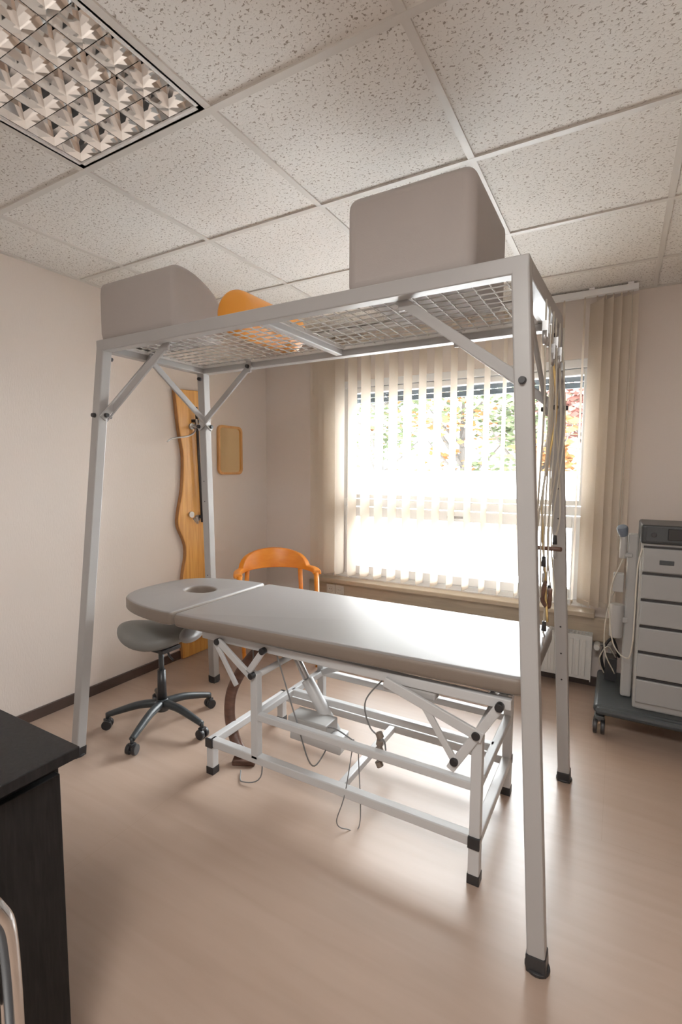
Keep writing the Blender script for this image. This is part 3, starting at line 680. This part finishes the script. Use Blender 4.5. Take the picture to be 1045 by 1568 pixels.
def tree(x,y,h,rad,ml,n=1600,seed=0):
    rnd=random.Random(seed); e=empty('garden_tree',(x,y,-.3)); bm=bmesh.new()
    bm_tube(bm,catmull([(0,0,0),(.05,0,h*.3),(-.05,.05,h*.6),(0,0,h*.9)],5),lambda t:.13*(1-.75*t),8)
    for k in range(7):
        a=rnd.uniform(0,6.28); z=h*rnd.uniform(.3,.7); bm_tube(bm,catmull([(0,0,z),(rad*.4*math.cos(a),rad*.4*math.sin(a),z+.5),(rad*.8*math.cos(a),rad*.8*math.sin(a),z+1.1)],4),lambda t:.05*(1-.8*t),6)
    finish(bm,'trunk',e,[M['trunk']])
    bm=bmesh.new()
    cl=[Vector((rnd.gauss(0,rad*.45),rnd.gauss(0,rad*.45),h*.68+rnd.gauss(0,h*.17))) for _ in range(16)]
    for k in range(n):
        c=rnd.choice(cl)+Vector((rnd.gauss(0,rad*.2),rnd.gauss(0,rad*.2),rnd.gauss(0,rad*.2))); s=rnd.uniform(.06,.14)
        R=Matrix.Rotation(rnd.uniform(0,6.28),3,'Z')@Matrix.Rotation(rnd.uniform(0,3.14),3,'X')
        vs=[bm.verts.new(c+R@Vector(p)*s) for p in ((-1,0,0),(0,-.5,.1),(1,0,0),(0,.5,.1))]; bm.faces.new(vs)
    me=bpy.data.meshes.new('foliage'); bm.to_mesh(me); bm.free(); link('foliage',me,e,[ml])
tree(-5.2,11,5.0,1.5,M['leafg'],1500,1); tree(-3.4,12,4.2,1.3,M['leafo'],700,2); tree(-2.0,12.5,5.0,1.3,M['leafg'],1300,3); tree(-.45,12.2,5.2,1.2,M['leafr'],1800,4); tree(-8,13,5.5,1.8,M['leafg'],1500,5); tree(-1.3,10.2,2.6,.6,M['leafo'],500,6)
e=empty('neighbour_house',(0,0,0)); 
bm=bmesh.new(); bm_box(bm,(-.5,20,1.1),(7,5,3.0),None,0); finish(bm,'brick_walls',e,[M['brick']])
bm=bmesh.new(); vs=[bm.verts.new(p) for p in ((-4.3,17.2,2.6),(3.3,17.2,2.6),(3.3,22.8,2.6),(-4.3,22.8,2.6),(-4.3,20,4.6),(3.3,20,4.6))]
for f in ((0,1,5,4),(2,3,4,5),(0,4,3),(1,2,5),(0,3,2,1)): bm.faces.new([vs[i] for i in f])
finish(bm,'roof',e,[M['roof']])
bm=bmesh.new()
for x in (-2.8,-1.0,.8): bm_box(bm,(x,17.47,1.4),(1.0,.08,1.2))
finish(bm,'windows',e,[M['pvc']])
# ------------------------------------------------------------------ light
wd=bpy.data.worlds.new('World'); scene.world=wd; wd.use_nodes=True; nt=wd.node_tree; bg=nt.nodes['Background']
bg.inputs[0].default_value=(.97,.98,1.0,1); bg.inputs[1].default_value=34.0
def area(name,loc,rot,sx,sy,power,color=(1,1,1),portal=False):
    l=bpy.data.lights.new(name,'AREA'); l.shape='RECTANGLE'; l.size=sx; l.size_y=sy; l.energy=power; l.color=color
    if portal: l.cycles.is_portal=True
    o=bpy.data.objects.new(name,l); o.location=loc; o.rotation_euler=rot; COL.objects.link(o); return o
area('window_portal',((WX0+WX1)/2,YB+.30,(WZ0+WZ1)/2),(math.radians(-90),0,0),1.95,1.6,0,portal=True)
fi=fix[1]; area('added_fill_lamp',(GX+(fi[0]+.5)*S,GY+(fi[1]+.5)*S,H-.02),(0,0,0),.56,.56,36,(1,.97,.93))  # added fill behind the camera, set under the made-up second fixture
# ------------------------------------------------------------------ camera
F,yaw,pi_,ro=749.6493,-.518,-.0845,.0053
f=Vector((math.sin(yaw)*math.cos(pi_),math.cos(yaw)*math.cos(pi_),math.sin(pi_))); r0=Vector((math.cos(yaw),-math.sin(yaw),0)); u0=r0.cross(f)
r=r0*math.cos(ro)+u0*math.sin(ro); u=r.cross(f)
cam=bpy.data.cameras.new('camera'); cam.sensor_fit='VERTICAL'; cam.sensor_height=36; cam.lens=36*F/1568; cam.clip_start=.02
co=bpy.data.objects.new('camera',cam); COL.objects.link(co)
Mx=Matrix((r,u,-f)).transposed().to_4x4(); Mx.translation=Vector((0,0,1.387)); co.matrix_world=Mx
scene.camera=co
scene.view_settings.view_transform='Standard'; scene.view_settings.exposure=0.42; scene.view_settings.gamma=1.14
